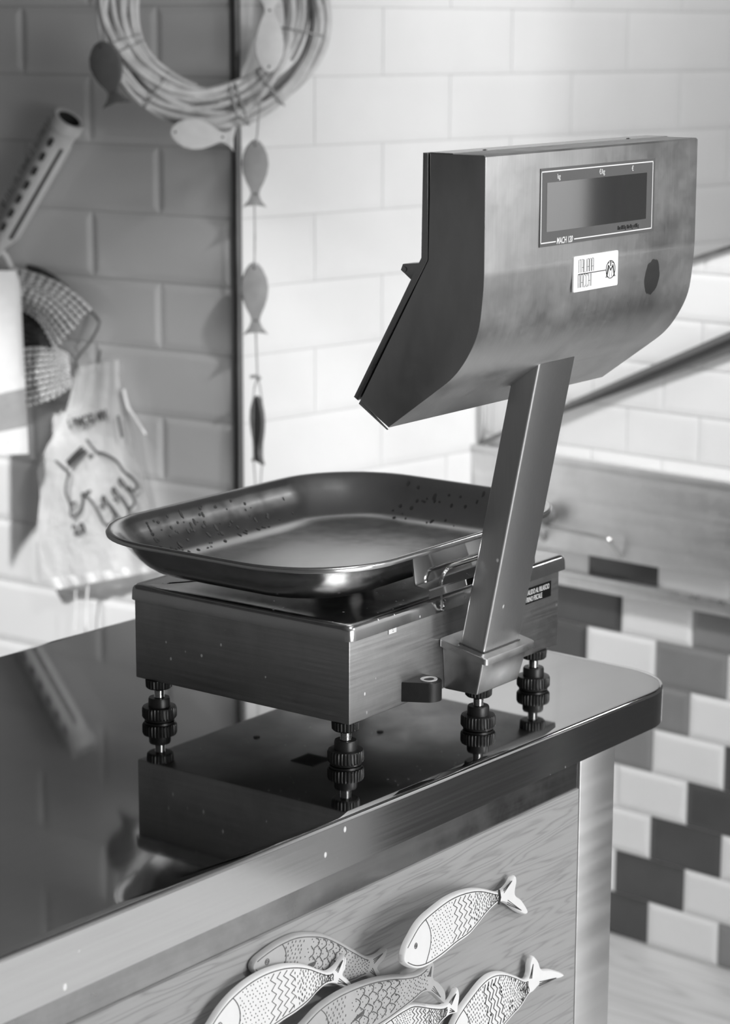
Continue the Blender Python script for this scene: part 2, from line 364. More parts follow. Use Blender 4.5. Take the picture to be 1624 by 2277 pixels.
# sloping strip standing in for a band of shade; steel splash panel and ledge
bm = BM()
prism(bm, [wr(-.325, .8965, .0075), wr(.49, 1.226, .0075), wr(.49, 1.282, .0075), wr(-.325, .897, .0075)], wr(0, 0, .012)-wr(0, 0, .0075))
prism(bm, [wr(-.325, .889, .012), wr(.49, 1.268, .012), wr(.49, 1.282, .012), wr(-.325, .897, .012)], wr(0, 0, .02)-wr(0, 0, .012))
o = link('sloping_shade_band', bm, plain('shade_band_grey', .13, .5, nz=.12, nscale=5), smooth=False); tag(o, 'sloping grey strip standing in for a band of shade on the right tile wall', 'shade band')
t = tag(empty('steel_splash_panel', loc=wr(.3, .72)), 'plain stainless steel panel on the right wall above the chequered tiles', 'wall panel')
def child(o, t): o.parent = t; o.matrix_parent_inverse = t.matrix_world.inverted(); return o
bpy.context.view_layer.update()
bm = BM(); prism(bm, [wr(-.318, .722, .007), wr(.49, .722, .007), wr(.49, .8915, .007), wr(-.335, .8915, .007)], wr(0, 0, .03)-wr(0, 0, .007), bev=.003)
child(link('panel', bm, M_SPLASH), t)
bm = BM(); prism(bm, [wr(-.335, .8815, .028), wr(.49, .8815, .028), wr(.49, .894, .028), wr(-.335, .894, .028)], wr(0, 0, .033)-wr(0, 0, .0285), bev=.003); child(link('top_lip', bm, M_SPLASH), t)
bm = BM(); tube(bm, catmull([wr(-.16, .735, .03), wr(-.155, .765, .05), wr(-.02, .765, .05), wr(0, .76, .05), wr(.012, .73, .03)], 6, False), .004, 8); child(link('handle', bm, M_WIRE), t)
bm = BM()
c0 = wr(-.145, .79, .03); tube(bm, [c0, c0+OR_*.018, c0+OR_*.03], [.012, .022, .018], 16); child(link('knob', bm, plain('dark_knob', .12, .4)), t)
t = tag(empty('steel_ledge', loc=wr(.3, .66)), 'narrow steel ledge crossing the chequered tiles behind the scale', 'ledge'); bpy.context.view_layer.update()
bm = BM(); prism(bm, [wr(-.33, .655, .006), wr(.49, .655, .006), wr(.49, .682, .006), wr(-.33, .682, .006)], wr(0, 0, .022)-wr(0, 0, .006), bev=.003); child(link('ledge_plate', bm, M_SPLASH), t)
bm = BM(); tube(bm, [wr(-.33, .6795, .024), wr(.49, .6795, .024)], .005, 10); child(link('front_rim', bm, M_TRIMLIGHT), t)

# ------------------------------------------------------------------ counter
CZ = .9
t = tag(empty('steel_counter', loc=(1.2, 1.68, FLZ)), 'long stainless steel topped counter carrying the scale', 'counter'); bpy.context.view_layer.update()
def outline(off=0):
    X0, X1, Y0, Y1, r = .15, 2.2335-off, 1.334+off, 2.035-off, .08-off
    pts = [(X0, Y0)]
    for (cx, cy, a0, rr) in ((X1-r, Y0+r, 270, r), (X1-.02, Y1-.02, 0, .02)):
        for k in range(13): a = R(a0+90*k/12); pts.append((cx+rr*math.cos(a), cy+rr*math.sin(a)))
    pts.append((X0, Y1)); return pts
bm = BM(); loft(bm, [[(x, y, CZ-.004) for x, y in outline(0)], [(x, y, CZ-.0015) for x, y in outline(.0006)], [(x, y, CZ-.0004) for x, y in outline(.002)], [(x, y, CZ) for x, y in outline(.004)], [(x, y, CZ) for x, y in outline(.012)]], caps=(True, True))
child(link('worktop', bm, M_COUNTER, ang=50), t)
def zb(x): return .856 - .0165*max(0, 2.0-x)
bm = BM(); loft(bm, [[(x, y, zb(x)) for x, y in outline(.003)], [(x, y, zb(x)+.001) for x, y in outline(.0005)], [(x, y, CZ-.0042) for x, y in outline(.0)]]); child(link('apron', bm, M_APRON), t)
bm = BM(); box(bm, .2, 2.022, 1.347, 1.36, .79, .875); child(link('steel_band', bm, steel('band_steel', .42, .14, (3, 3, 90), .04, .04, .01, smudge=.2), smooth=False), t)
bm = BM(); box(bm, 2.024, 2.0945, 1.3445, 1.42, FLZ, .875, bev=.002); child(link('leg', bm, M_LEG), t)
bm = BM(); prism(bm, [(.2, 1.3435, .08), (2.0215, 1.3435, .08), (2.0215, 1.3435, .8182), (.2, 1.3435, .8182-.0131*1.8215)], (0, .016, 0), bev=.002); child(link('front_panel', bm, M_WOOD), t)
bm = BM(); box(bm, .2, 2.02, 1.3605, 2.0, FLZ, .84); child(link('carcass', bm, plain('carcass_grey', .2, .6), smooth=False), t)

# ------------------------------------------------------------------ fish plaques on the counter front
YP = 1.3435
def fish_plaque(label, pxs, stand, mat, rim_mat, nose, tailroot, tail_tips, kind, tilt=0, group='ceramic fish plaques on the wooden counter front', wires=()):
    P0 = Vector((0, YP-stand, 0)); n = Vector((tilt, -1, tilt*.35)).normalized()
    c = on_plane(*nose, P0, Vector((0, -1, 0)))
    tr_ = on_plane(*tailroot, P0, Vector((0, -1, 0)))
    if tilt:                                                       # nose end leans away from the panel
        ax = (tr_-c).normalized(); n = (Vector((0, -1, 0)) + ax*tilt).normalized(); P0 = tr_
    pj = lambda q: on_plane(q[0], q[1], P0, n)
    pts = catmull([pj(q) for q in pxs], 5)
    cen = sum(pts, Vector())/len(pts)
    t = tag(empty('fish_plaque', loc=cen), label, 'fish plaque', group); bpy.context.view_layer.update()
    ax = (pj(tailroot)-pj(nose)); L = ax.length; ax.normalize(); sd = n.cross(ax).normalized()
    if sd.z < 0: sd = -sd
    O_ = pj(nose)
    loc2 = [((p-O_).dot(ax)/L, (p-O_).dot(sd)) for p in pts]
    # tile body: bevelled slab following the outline
    bm = BM()
    def ins(d):
        out = []
        m_ = len(pts)
        for i in range(m_):
            tg = (pts[(i+1) % m_]-pts[i-1]).normalized(); nn = n.cross(tg)
            out.append((nn, pts[i]))
        # sign so that the inset goes inwards
        A = sum(((pts[i]-cen).cross(pts[(i+1) % m_]-cen)).dot(n) for i in range(m_)); s = 1 if A > 0 else -1
        return [p+nn*s*d for nn, p in out]
    TH = .007
    ring = [[p - n*TH for p in ins(.0012)], [p - n*(TH-.001) for p in ins(0)], [p - n*.0015 for p in ins(0)], [p for p in ins(.0012)]]
    loft(bm, ring, caps=(True, True)); child(link('body', bm, mat, ang=50), t)
    # engraving: outline groove, gill arc, eye, rows of dots, zigzags or scales
    bm = BM(); e = n*.0002
    def q(tt, w): return O_ + ax*(tt*L) + sd*w + e
    def bounds(tt):
        ws = []
        m_ = len(loc2)
        for i in range(m_):
            (a, wa), (b_, wb_) = loc2[i], loc2[(i+1) % m_]
            if (a-tt)*(b_-tt) <= 0 and a != b_: ws.append(wa+(wb_-wa)*(tt-a)/(b_-a))
        if len(ws) < 2: return None
        return min(ws), max(ws)
    def ww(tt, f):
        b_ = bounds(tt)
        if not b_: return None
        m0 = .0035; return q(tt, b_[0]+m0+(b_[1]-b_[0]-2*m0)*f)
    def line(ps, r=.00045):
        ps = [p for p in ps if p is not None]
        if len(ps) > 1: tube(bm, ps, r, 4)
    up = [ww(x/40*.97+.02, 1.0) for x in range(41)]; lo = [ww(x/40*.97+.02, 0.0) for x in range(41)]
    line(up); line(lo)
    line([ww(.2+.055*math.sin(PI*f/10), f/10) for f in range(11)])
    ey = ww(.1, .6)
    if ey:
        for rr in (.0028, .0013): line([ey+ax*rr*math.cos(a*PI/6)+sd*rr*math.sin(a*PI/6) for a in range(13)], .0004)
    rnd = random.Random(len(label))
    def dots(t0, t1, f0, f1, nt_, nf, dash=0):
        for i in range(nt_):
            for k in range(nf):
                tt = t0+(t1-t0)*(i+.5*(k % 2)+rnd.uniform(-.2, .2))/max(1, nt_-1); ff = f0+(f1-f0)*(k+rnd.uniform(-.2, .2))/max(1, nf-1)
                p = ww(tt, min(.97, max(.03, ff)))
                if p is None: continue
                dv = sd*.0006 if not dash else (sd*.0011+ax*.0002)
                line([p-dv, p+dv], .00042)
    if kind == 'zig':
        dots(.26, .46, .08, .94, 8, 12); dots(.72, .98, .08, .95, 9, 10, 1)
        for z_ in range(4):
            t0 = .5+.052*z_
            line([ww(t0+.018*(1 if f % 2 else -1)+.02*math.sin(PI*f/9), .04+.92*f/9) for f in range(10)], .0005)
        dots(.69, .74, .1, .9, 2, 9, 1)
    elif kind == 'zigdirty':
        dots(.24, .45, .06, .96, 9, 13, 1); dots(.66, .98, .05, .97, 14, 13, 1)
        for z_ in range(5):
            t0 = .47+.045*z_
            line([ww(t0+.016*(1 if f % 2 else -1), .04+.92*f/9) for f in range(10)], .0006)
        for _ in range(26):
            tt = rnd.uniform(.45, .99); p = ww(tt, rnd.uniform(.05, .95))
            if p is not None: line([p-sd*rnd.uniform(.0005, .002), p+ax*rnd.uniform(.0003, .0012)+sd*rnd.uniform(0, .002)], rnd.uniform(.0006, .0012))
    else:
        dots(.24, .36, .08, .92, 5, 10, 1); dots(.76, .98, .08, .94, 8, 9)
        for i in range(5):
            for k in range(4):
                t0 = .45+.066*i+(.03 if k % 2 else 0); f0 = .1+.22*k
                line([ww(t0+.035*math.sin(PI*j/6), min(.97, f0+.26*j/6)) for j in range(7)], .0005)
                dots(t0-.03, t0+.01, f0+.04, f0+.2, 2, 3)
        for j in range(4): line([ww(.42+.012*j, .32+.03*j), ww(.50+.008*j, .40+.03*j)], .0005)
    for tip in tail_tips:                                          # tail rays
        tp = pj(tip)+e; rt = pj(tailroot)+e
        for k in (-1, 0, 1):
            off = (tp-rt).cross(n).normalized()*.0022*k
            line([rt+(tp-rt)*(.3+.25*j/1+0)+off*(1-.5*j) for j in (0, .6, 1.3, 2.0)], .00045)
    child(link('engraving', bm, M_CLAY if kind.startswith('zig') else M_CLAYG, smooth=False), t)
    if wires:
        bm = BM()
        for w in wires: tube(bm, [pj(p)+n*.0012 for p in w], .0012, 6)
        child(link('wire_tie', bm, plain('dark_wire', .04, .5)), t)
    return t
z5 = lambda L: [(860+x/3.867, 1920+y/3.867) for x, y in L]
z4 = lambda L: [(440+x/3.691, 2040+y/3.691) for x, y in L]
fish_plaque('grey glazed fish plaque, topmost of the left cluster, partly behind a white one', z4([(452, 420), (478, 352), (560, 280), (680, 200), (820, 140), (960, 130), (1060, 145), (1160, 190), (1280, 260), (1400, 322), (1480, 312), (1555, 258), (1553, 300), (1530, 350), (1480, 410), (1500, 450), (1492, 500), (1440, 512), (1395, 485), (1340, 500), (1270, 530), (1150, 565), (1000, 575), (800, 565), (600, 525), (490, 475)]), .0085, M_FISHG, None, z4([(455, 440)])[0], z4([(1400, 400)])[0], z4([(1548, 270), (1480, 500)]), 'scale')
fish_plaque('white fish plaque with zigzag lines, lower left of the cluster', z4([(60, 950), (110, 870), (180, 760), (280, 640), (420, 520), (560, 440), (700, 395), (820, 385), (920, 400), (1000, 430), (1080, 447), (1150, 400), (1195, 335), (1213, 303), (1222, 350), (1215, 420), (1195, 470), (1240, 512), (1270, 560), (1232, 592), (1170, 560), (1110, 545), (1050, 560), (980, 620), (900, 710), (800, 790), (720, 840), (640, 895), (500, 980), (330, 1040), (180, 1060), (80, 1030)]), .02, M_FISHW, None, z4([(70, 990)])[0], z4([(1110, 500)])[0], z4([(1210, 315), (1255, 565)]), 'zig')
fish_plaque('small white fish plaque tucked under the big grey fish', z5([(250, 1203), (400, 1222), (500, 1222), (560, 1170), (598, 1095), (618, 1074), (630, 1140), (617, 1230), (606, 1285), (545, 1305), (480, 1360), (400, 1440), (250, 1520), (60, 1560), (-60, 1540), (-100, 1470), (-40, 1380), (80, 1290), (170, 1235)]), .012, M_FISHW, None, z5([(-95, 1490)])[0], z5([(520, 1260)])[0], z5([(615, 1085), (600, 1275)]), 'zig')
fish_plaque('big grey glazed fish plaque with scales in the middle of the cluster', [(676, 2277), (711, 2240), (752, 2211), (792, 2192), (833, 2178), (873, 2171), (905, 2169), (930, 2164), (946, 2153), (957, 2139), (962, 2134), (967, 2148), (965, 2174), (979, 2186), (991, 2204), (992, 2225), (987, 2232), (971, 2217), (956, 2207), (940, 2210), (917, 2230), (886, 2254), (855, 2276), (800, 2308), (730, 2332), (670, 2336), (645, 2322), (652, 2300)], .032, M_FISHG, None, (648, 2318), (952, 2185), [(962, 2140), (987, 2225)], 'scale')
fish_plaque('white fish plaque with dark worn specks at the lower right', z5([(540, 1500), (575, 1380), (640, 1260), (740, 1120), (830, 1010), (910, 952), (1000, 936), (1100, 962), (1195, 1000), (1228, 950), (1235, 870), (1262, 798), (1305, 838), (1338, 912), (1420, 915), (1500, 938), (1532, 965), (1490, 990), (1400, 1002), (1320, 1042), (1265, 1100), (1222, 1135), (1155, 1240), (1090, 1310), (1030, 1380), (940, 1480), (840, 1580), (720, 1660), (600, 1680), (540, 1620)]), .014, M_FISHW, None, z5([(560, 1650)])[0], z5([(1225, 1065)])[0], z5([(1270, 815), (1515, 965)]), 'zigdirty')
fish_plaque('white fish plaque hanging alone by its tail at the upper right', z5([(150, 840), (165, 740), (215, 630), (300, 490), (420, 380), (560, 280), (700, 226), (820, 215), (950, 243), (1005, 233), (1062, 178), (1105, 103), (1120, 150), (1107, 262), (1162, 312), (1215, 402), (1198, 440), (1130, 410), (1055, 352), (990, 332), (930, 366), (850, 450), (720, 610), (600, 700), (480, 800), (360, 880), (270, 908), (195, 888)]), .022, M_FISHW, None, z5([(165, 870)])[0], z5([(965, 290)])[0], z5([(1105, 115), (1205, 430)]), 'zig', tilt=.22, wires=[z5([(958, 228), (968, 290), (955, 350)])])

# ------------------------------------------------------------------ the weighing scale (local frame: u along the counter, v to the back, z above the counter)
TH = R(2.42)
SO = Vector((1.7180, 1.4253, CZ))
SM = Matrix.Translation(SO) @ Matrix.Rotation(TH, 4, 'Z')
S = tag(empty('weighing_scale', SM), 'stainless steel retail weighing scale standing on the counter', 'scale')
bpy.context.view_layer.update()
bm = BM(); box(bm, 0, .4, 0, .295, .047, .138, bev=.0018); link('housing', bm, M_BOX, S)
bm = BM(); box(bm, .098, .13, .124, .156, .0462, .0472); link('underside_hole', bm, M_HOLE, S)
for hx, hy in ((.141, .24), (.243, .14)):
    bm = BM(); lathe(bm, [(.004, .0462), (.004, .0472)], 16, (hx, hy, 0)); link('underside_hole', bm, M_HOLE, S)
# lid with rounded top edge
bm = BM(); x0, x1, y0, y1 = -.0052, .4128, -.0048, .3
loft(bm, [rrect(x0+d, x1-d, y0+d, y1-d, .011-d*.5, z) for d, z in ((.002, .136), (0, .1362), (0, .1365), (.0004, .146), (.0012, .1492), (.0028, .1515), (.005, .1528), (.008, .1532), (.014, .1526), (.022, .1521), (.03, .152))], caps=(True, True)); link('lid', bm, M_LID, S, ang=40)
# levelling feet
def foot(u, v, hide=False):
    bm = BM(); pr = [(.0055, .012)]
    for k in range(22): pr += [(.0058, .012+k*.0016), (.0049, .0128+k*.0016)]
    pr += [(.0055, .0472)]; lathe(bm, pr, 20); ft = link('levelling_foot', bm, M_CHROME, S, ang=60); ft.location = (u, v, 0)
    bm = BM(); lathe(bm, [(.0145, 0), (.0165, .0006), (.0168, .0028), (.0182, .0034), (.0192, .005, 1), (.0192, .0135, 1), (.0182, .0158), (.0122, .0162), (.012, .0245), (.0112, .0262), (.0075, .0262)], 128, ribs=32, rib=.0011); link('hand_wheel', bm, M_BLACK, ft, ang=28)
    bm = BM(); lathe(bm, [(.006, .0368), (.0128, .0368), (.0146, .0385, 1), (.015, .0462, 1), (.0145, .0470), (.006, .0471)], 96, ribs=24, rib=.0009); link('lock_nut', bm, M_BLACK, ft, ang=28)
for u, v in ((.0138, .0149), (.0121, .2717), (.3651, .0105), (.3651, .2717), (.1873+.012, -.0250)): foot(u, v)
# bracket under the post
LEAN = math.tan(R(11.4))
bm = BM()
vs = [bm.verts.new(p) for p in ((.1693, .0005, .047), (.2497, .0005, .047), (.2497, -.0431, .047), (.1693, -.0431, .047), (.1655, .0005, .1), (.2535, .0005, .1), (.2535, -.053, .0868), (.1655, -.053, .0868))]
fs = [bm.faces.new([vs[i] for i in q]) for q in ((0, 3, 2, 1), (4, 5, 6, 7), (0, 1, 5, 4), (1, 2, 6, 5), (2, 3, 7, 6), (3, 0, 4, 7))]
bmesh.ops.bevel(bm, geom=[e for e in bm.edges], offset=.0022, segments=3, profile=.5, affect='EDGES'); link('post_bracket', bm, M_BRACKET, S)
bm = BM()
fz = lambda v: .095 + LEAN*(v+.05)
lp = rrect(.1585, .2555, -.0615, .0008, .005, 0, 5)
loft(bm, [[(x, y, fz(y)-.0075) for x, y, z in lp], [(x, y, fz(y)-.001) for x, y, z in lp], [(.207+(x-.207)*.98, -.03+(y+.03)*.98, fz(y)) for x, y, z in lp]]); link('post_flange', bm, M_BRACKET, S)
# leaning rectangular post
bm = BM()
def pv(z, front): return (-.050 if front else -.0195) - LEAN*(z-.095)
lo_, hi_ = .094, .415
pts = [(.17, pv(lo_, 1), fz(-.05)-.002), (.2402, pv(lo_, 1), fz(-.05)-.002), (.2402, pv(lo_, 0), fz(-.0195)-.002), (.17, pv(lo_, 0), fz(-.0195)-.002)]
tp_ = [(.17, pv(.424, 1), .424), (.2402, pv(.424, 1), .424), (.2402, pv(.40, 0), .40), (.17, pv(.40, 0), .40)]
vs = [bm.verts.new(p) for p in pts+tp_]
for q in ((0, 3, 2, 1), (4, 5, 6, 7), (0, 1, 5, 4), (1, 2, 6, 5), (2, 3, 7, 6), (3, 0, 4, 7)): bm.faces.new([vs[i] for i in q])
ee = [e for e in bm.edges if abs(e.verts[0].co.z-e.verts[1].co.z) > .2]
bmesh.ops.bevel(bm, geom=ee, offset=.003, segments=4, profile=.5, affect='EDGES'); link('post', bm, M_POST, S)
bm = BM(); tube(bm, [(.17, -.0505, fz(-.05)+.0002), (.2402, -.0505, fz(-.05)+.0002)], .0007, 5); tube(bm, [(.1695, -.05, fz(-.05)+.0002), (.1695, -.0195, fz(-.0195)+.0002)], .0006, 5); link('weld_seam', bm, plain('dark_weld', .05, .7), S)
# black bubble-level holder
bm = BM()
arc = [(.1165+.0145*math.cos(R(a)), -.0165+.0145*math.sin(R(a))) for a in range(215, 361, 12)]
pl = [(.0905, .0005)]+arc+[(.131, .0005)]
loft(bm, [[(x, y, .0512) for x, y in pl], [(x, y, .0715) for x, y in pl], [(.113+(x-.113)*.97, y*.97, .0724) for x, y in pl]]); lv = link('bubble_level', bm, M_BLACK, S)
bm = BM(); n_ = 28
loft(bm, [[(.1175+r*math.cos(2*PI*k/n_), -.0165+r*.9*math.sin(2*PI*k/n_), z) for k in range(n_)] for r, z in ((.0098, .0722), (.0098, .0732), (.0062, .0730), (.0060, .0715))], caps=(False, True)); link('bubble_ring', bm, plain('pale_ring', .75, .3), lv)
# seal tag and fiscal label on the housing side
bm = BM(); box(bm, .0665, .0800, -.0012, -.0002, .1295, .1375, bev=.0004); tg = link('seal_tag', bm, M_WHITE, S); tg['label'] = 'small white seal tag'
text('seal_mark', ':.', .006, M_DARKINK, tg, at(.0725, -.0014, .1315))
bm = BM(); box(bm, .262, .3816, -.0008, -.0001, .1088, .1268); fl = link('rating_label', bm, M_BLACKLABEL, S); fl['label'] = 'black label with white capitals'
text('label_lettering', 'NON VALIDO AL RILASCIO', .0084, M_INK, fl, at(.3775, -.001, .1188), sx=.6, align='RIGHT')
text('label_lettering', 'DELLO SCONTRINO FISCALE', .0084, M_INK, fl, at(.3625, -.001, .1108), sx=.6, align='RIGHT')
# hook and screw on the lid side
bm = BM(); tube(bm, catmull([(.150, -.0075, .168), (.150, -.009, .15), (.152, -.0085, .1415), (.157, -.0065, .139), (.162, -.0055, .142)], 5, False), .0016, 8); lathe(bm, [(.0042, 0), (.0042, .001), (.0028, .0024)], 14); 
for v_ in bm.verts:
    if v_.co.length < .006: v_.co = Vector((.159+v_.co.x, -.0052-v_.co.z, .1455+v_.co.y))
link('lid_hook', bm, M_CHROME, S)

# display head: extruded profile that leans back over the keyboard side
HM = Matrix.Translation((.205, 0, 0)) @ Matrix.Translation((0, -.15, .5)) @ Matrix.Rotation(R(-.36), 4, 'Y') @ Matrix.Translation((0, .15, -.5)) @ Matrix.Translation((-.205, 0, 0))
prof = [(-.0925, .6300), (-.1585, .6303), (-.1583, .57), (-.158, .522)]
cur = catmull([(v, z, 0) for v, z in ((-.1583, .57), (-.1579, .5225), (-.1562, .4955), (-.1517, .4655), (-.1400, .4405), (-.1235, .4195), (-.099, .4005), (-.0462, .3622))], 5, False)
front = [(p.x, p.y) for p in cur][5:31] + [(-.0462, .3622)]
back = [(-.0105, .3845), (-.0675, .4835), (-.0945, .5295)]
poly = [(-.0945, .6310), (-.1565, .6310), (-.1583, .6292)] + front + back
bm = BM(); prism(bm, [(.0015, v, z) for v, z in poly], (.4065, 0, 0), bev=.0009, seg=2); hd = link('display_head', bm, M_HEAD, S, ang=30); hd.matrix_local = HM
# back cover: folded sheet with a raised edge running up the operator side
bp = [(-.0088, .3855), (-.0660, .4842), (-.0928, .5300), (-.0928, .6312)]
o1 = [(v+.0062*c, z+.0062*s_) for (v, z), (c, s_) in zip(bp, ((.86, .5), (.86, .5), (.97, .2), (1, 0)))]
bm = BM(); prism(bm, [(.0008, v, z) for v, z in bp+o1[::-1]], (.4079, 0, 0), bev=.0012, seg=2); link('back_cover', bm, steel('cover_steel', .5, .28, (400, 60, 7), .05, .05, .04), hd)
bm = BM(); a, b_ = (-.0120, .3872), (-.0462, .3612)
prism(bm, [(.0004, a[0], a[1]-.002), (.0004, b_[0]+.004, b_[1]+.001), (.0004, b_[0]+.001, b_[1]-.0012), (.0004, a[0]+.0015, a[1]-.0045)], (.003, 0, 0)); link('lower_seam', bm, M_BRUSH, hd)
for uu in (.06, .33):
    bm = BM(); lathe(bm, [(.0024, .6312), (.0022, .6326), (.001, .633)], 12, (uu, -.118, 0)); link('top_rivet', bm, M_CHROME, hd)
bm = BM(); box(bm, .0015, .408, -.121, -.0945, .631, .6318); link('top_flap', bm, M_BRUSH, hd)
bm = BM(); prism(bm, [(.03, -.07, .5235), (.03, -.042, .5205), (.03, -.0395, .5145), (.03, -.0535, .5045)], (.02, 0, 0), bev=.0012)
lathe(bm, [(.0028, 0), (.0028, .001), (.0012, .0012)], 12)
for v_ in bm.verts:
    if v_.co.length < .006: v_.co = Vector((.0298-v_.co.z, -.0445+v_.co.x, .5155+v_.co.y))
link('keyboard_hinge', bm, M_BRACKET, hd)
VF = -.1585
bm = BM(); box(bm, .0957, .3164, VF-.0005, VF+.001, .5380, .6138); p_ = link('display_panel', bm, M_PANEL, hd); p_['label'] = 'grey overlay around the display window'
bm = BM(); box(bm, .1072, .2994, VF-.0008, VF+.001, .5522, .5998); p_ = link('display_window', bm, M_SCREEN, hd); p_['label'] = 'dark glass display window'
bm = BM()
def bar(x0, x1, z0, z1): box(bm, x0, x1, VF-.0008, VF-.0003, z0, z1)
w_ = .0011
bar(.0966, .3120, .6100, .6100+w_); bar(.0966, .0966+w_, .5412, .6111); bar(.3120-w_, .3120, .5412, .6111); bar(.0966, .1245, .5412, .5412+w_); bar(.1585, .3120, .5412, .5412+w_); link('panel_border', bm, M_INK, hd)
for body, x, z, sx in (('kg', .1284, .6032, .85), ('€/kg', .2096, .6036, .8), ('€', .2700, .6036, .85)): text('panel_lettering', body, .0072, M_INK, hd, at(x, VF-.0007, z-.0006), sx=sx, align='CENTER')
text('panel_lettering', 'MACH 120', .0088, M_INK, hd, at(.1258, VF-.0007, .5393), sx=.72, shear=.22, bold=.00012)
text('panel_lettering', 'Max 6/15 kg  Min 40 g  e=2/5 g', .0054, M_DARKINK, hd, at(.2425, VF-.0007, .5448), sx=.62, bold=.00018)
bm = BM()
lp = rrect(.1590, .2450, .4882, .5240, .0018, 0, 4)
loft(bm, [[(x, VF+.0012, z) for x, z, _ in lp], [(x, VF-.0006, z) for x, z, _ in lp]]); p_ = link('brand_sticker', bm, M_WHITE, hd); p_['label'] = 'white sticker with black lettering'
# tall thin strokes of the sticker lettering, drawn letter by letter
bm = BM()
def stroke(ps, r=.00026): tube(bm, [(x, VF-.0007, z) for x, z in ps], r, 5)
def word(s, x, z, w, h, gap):
    G = {'I': [[(.5, 0), (.5, 1)]], 'T': [[(0, 1), (1, 1)], [(.5, 0), (.5, 1)]], 'A': [[(0, 0), (0, .9), (.2, 1), (.8, 1), (1, .9), (1, 0)], [(0, .38), (1, .38)]], 'L': [[(0, 1), (0, 0), (1, 0)]],
         'N': [[(0, 0), (0, 1), (.8, 1), (1, .9), (1, 0)]], 'M': [[(0, 0), (0, 1), (1, 1), (1, 0)], [(.5, 1), (.5, 0)]], 'C': [[(1, .85), (.8, 1), (.2, 1), (0, .85), (0, .15), (.2, 0), (.8, 0), (1, .15)]], 'H': [[(0, 0), (0, 1)], [(1, 0), (1, 1)], [(0, .45), (1, .45)]]}
    for ch in s:
        ww_ = w*(.3 if ch == 'I' else 1.35 if ch == 'M' else 1)
        for st in G[ch]: stroke([(x+a*ww_, z+b_*h) for a, b_ in st])
        x += ww_+gap
word('ITALIANA', .1678, .5072, .0032, .0128, .0011); word('MACCHI', .1672, .4922, .0034, .0128, .00135)
stroke([(.1676, .5056), (.2215, .5056)], .00045)
c_ = (.2302, .5055)
stroke([(c_[0]+.0088*math.cos(R(a)), c_[1]+.0090*math.sin(R(a))) for a in range(0, 361, 15)], .00042)
for pth, r in (([(-.0075, -.0065), (-.0042, .0045), (0, -.0008), (.0042, .0045), (.0075, -.0065)], .0008), ([(-.0042, .0045), (-.002, -.0075)], .0002), ([(.0042, .0045), (.002, -.0075)], .0002), ([(-.0095, -.0072), (-.0045, -.0072)], .0004), ([(.0045, -.0072), (.0095, -.0072)], .0004), ([(-.0065, .0062), (-.0025, .0072)], .0004), ([(.0025, .0072), (.0065, .0062)], .0004), ([(0, .0035), (0, .0085)], .0008)):
    stroke([(c_[0]+x, c_[1]+z) for x, z in pth], r)
link('sticker_lettering', bm, M_DARKINK, hd)

# ------------------------------------------------------------------ the pan resting on the scale
PN = tag(empty('weighing_pan', SM @ Matrix.Translation((.193, .168, .165))), 'shiny rounded rectangular metal pan lying on the scale', 'pan')
bpy.context.view_layer.update()
def pan_loop(d, z): return rrect(-.2435+d, .2435-d, -.1825+d, .1825-d, min(max(.04, .112-d*.75), .176-d), z, 14)
bm = BM(); ZR = .049
inner = [(-.0008, ZR-.006), (-.0012, ZR-.003), (0, ZR-.0008), (.0018, ZR), (.004, ZR-.0006), (.0075, ZR-.003), (.012, ZR-.008), (.018, ZR-.0165), (.025, ZR-.026), (.033, ZR-.0345), (.042, ZR-.041), (.052, ZR-.0448), (.062, ZR-.0465), (.0665, ZR-.0470), (.09, ZR-.0484), (.12, ZR-.0496), (.15, ZR-.0502)]
outer = [(.15, -.0022), (.12, -.0018), (.09, -.0008), (.0675, .0005), (.062, .0010), (.052, .0028), (.0425, .0066), (.0335, .0132), (.025, .0217), (.018, .0312), (.0125, .0392), (.009, .0424), (.005, .0438), (.0015, .0440), (.0006, .0432)]
loft(bm, [pan_loop(d, z) for d, z in outer[::-1]][::-1][:0] + [pan_loop(d, z) for d, z in [outer[-1]]+inner], caps=(False, True))
loft(bm, [pan_loop(d, z) for d, z in outer], caps=(True, False)); link('basin', bm, M_PAN, PN, ang=60)
# dried drips on the inner slope
bm = BM(); rd = random.Random(5)
for i in range(110):
    uu = rd.uniform(-.15, .16); k = rd.random()
    if i < 85: x = -.235+.06*0+rd.uniform(.0, .34); side = 'back'
    else: side = 'right'
    j = rd.randrange(6, 11); d0, z0_ = inner[j]; d1, z1_ = inner[j+1]; f_ = rd.random(); d = d0+(d1-d0)*f_; z = z0_+(z1_-z0_)*f_
    if side == 'back':
        x = max(-.125, min(.11, rd.gauss(-.05, .07))); p = Vector((x, .1825-d, z+.0006)); tg_ = Vector((1, 0, 0)); dn = Vector((0, -(d1-d0), z1_-z0_)).normalized()
    else:
        y = rd.uniform(-.05, .07); p = Vector((.2435-d, y, z+.0006)); tg_ = Vector((0, -1, 0)); dn = Vector((-(d1-d0), 0, z1_-z0_)).normalized()
    r_ = rd.uniform(.0009, .0026); st = rd.choice((1, 1, 1.4, 2.2)); n_ = 9
    vs = [bm.verts.new(p+tg_*r_*math.cos(2*PI*q/n_)*rd.uniform(.75, 1.1)+dn*r_*st*math.sin(2*PI*q/n_)*rd.uniform(.8, 1.1)) for q in range(n_)]
    bm.faces.new(vs)
dr_ = link('dried_drips', bm, plain('drip_film', .12, .7, spec=.15), PN, smooth=False); dr_['kind'] = 'stuff'; dr_['label'] = 'dull dried drip marks'
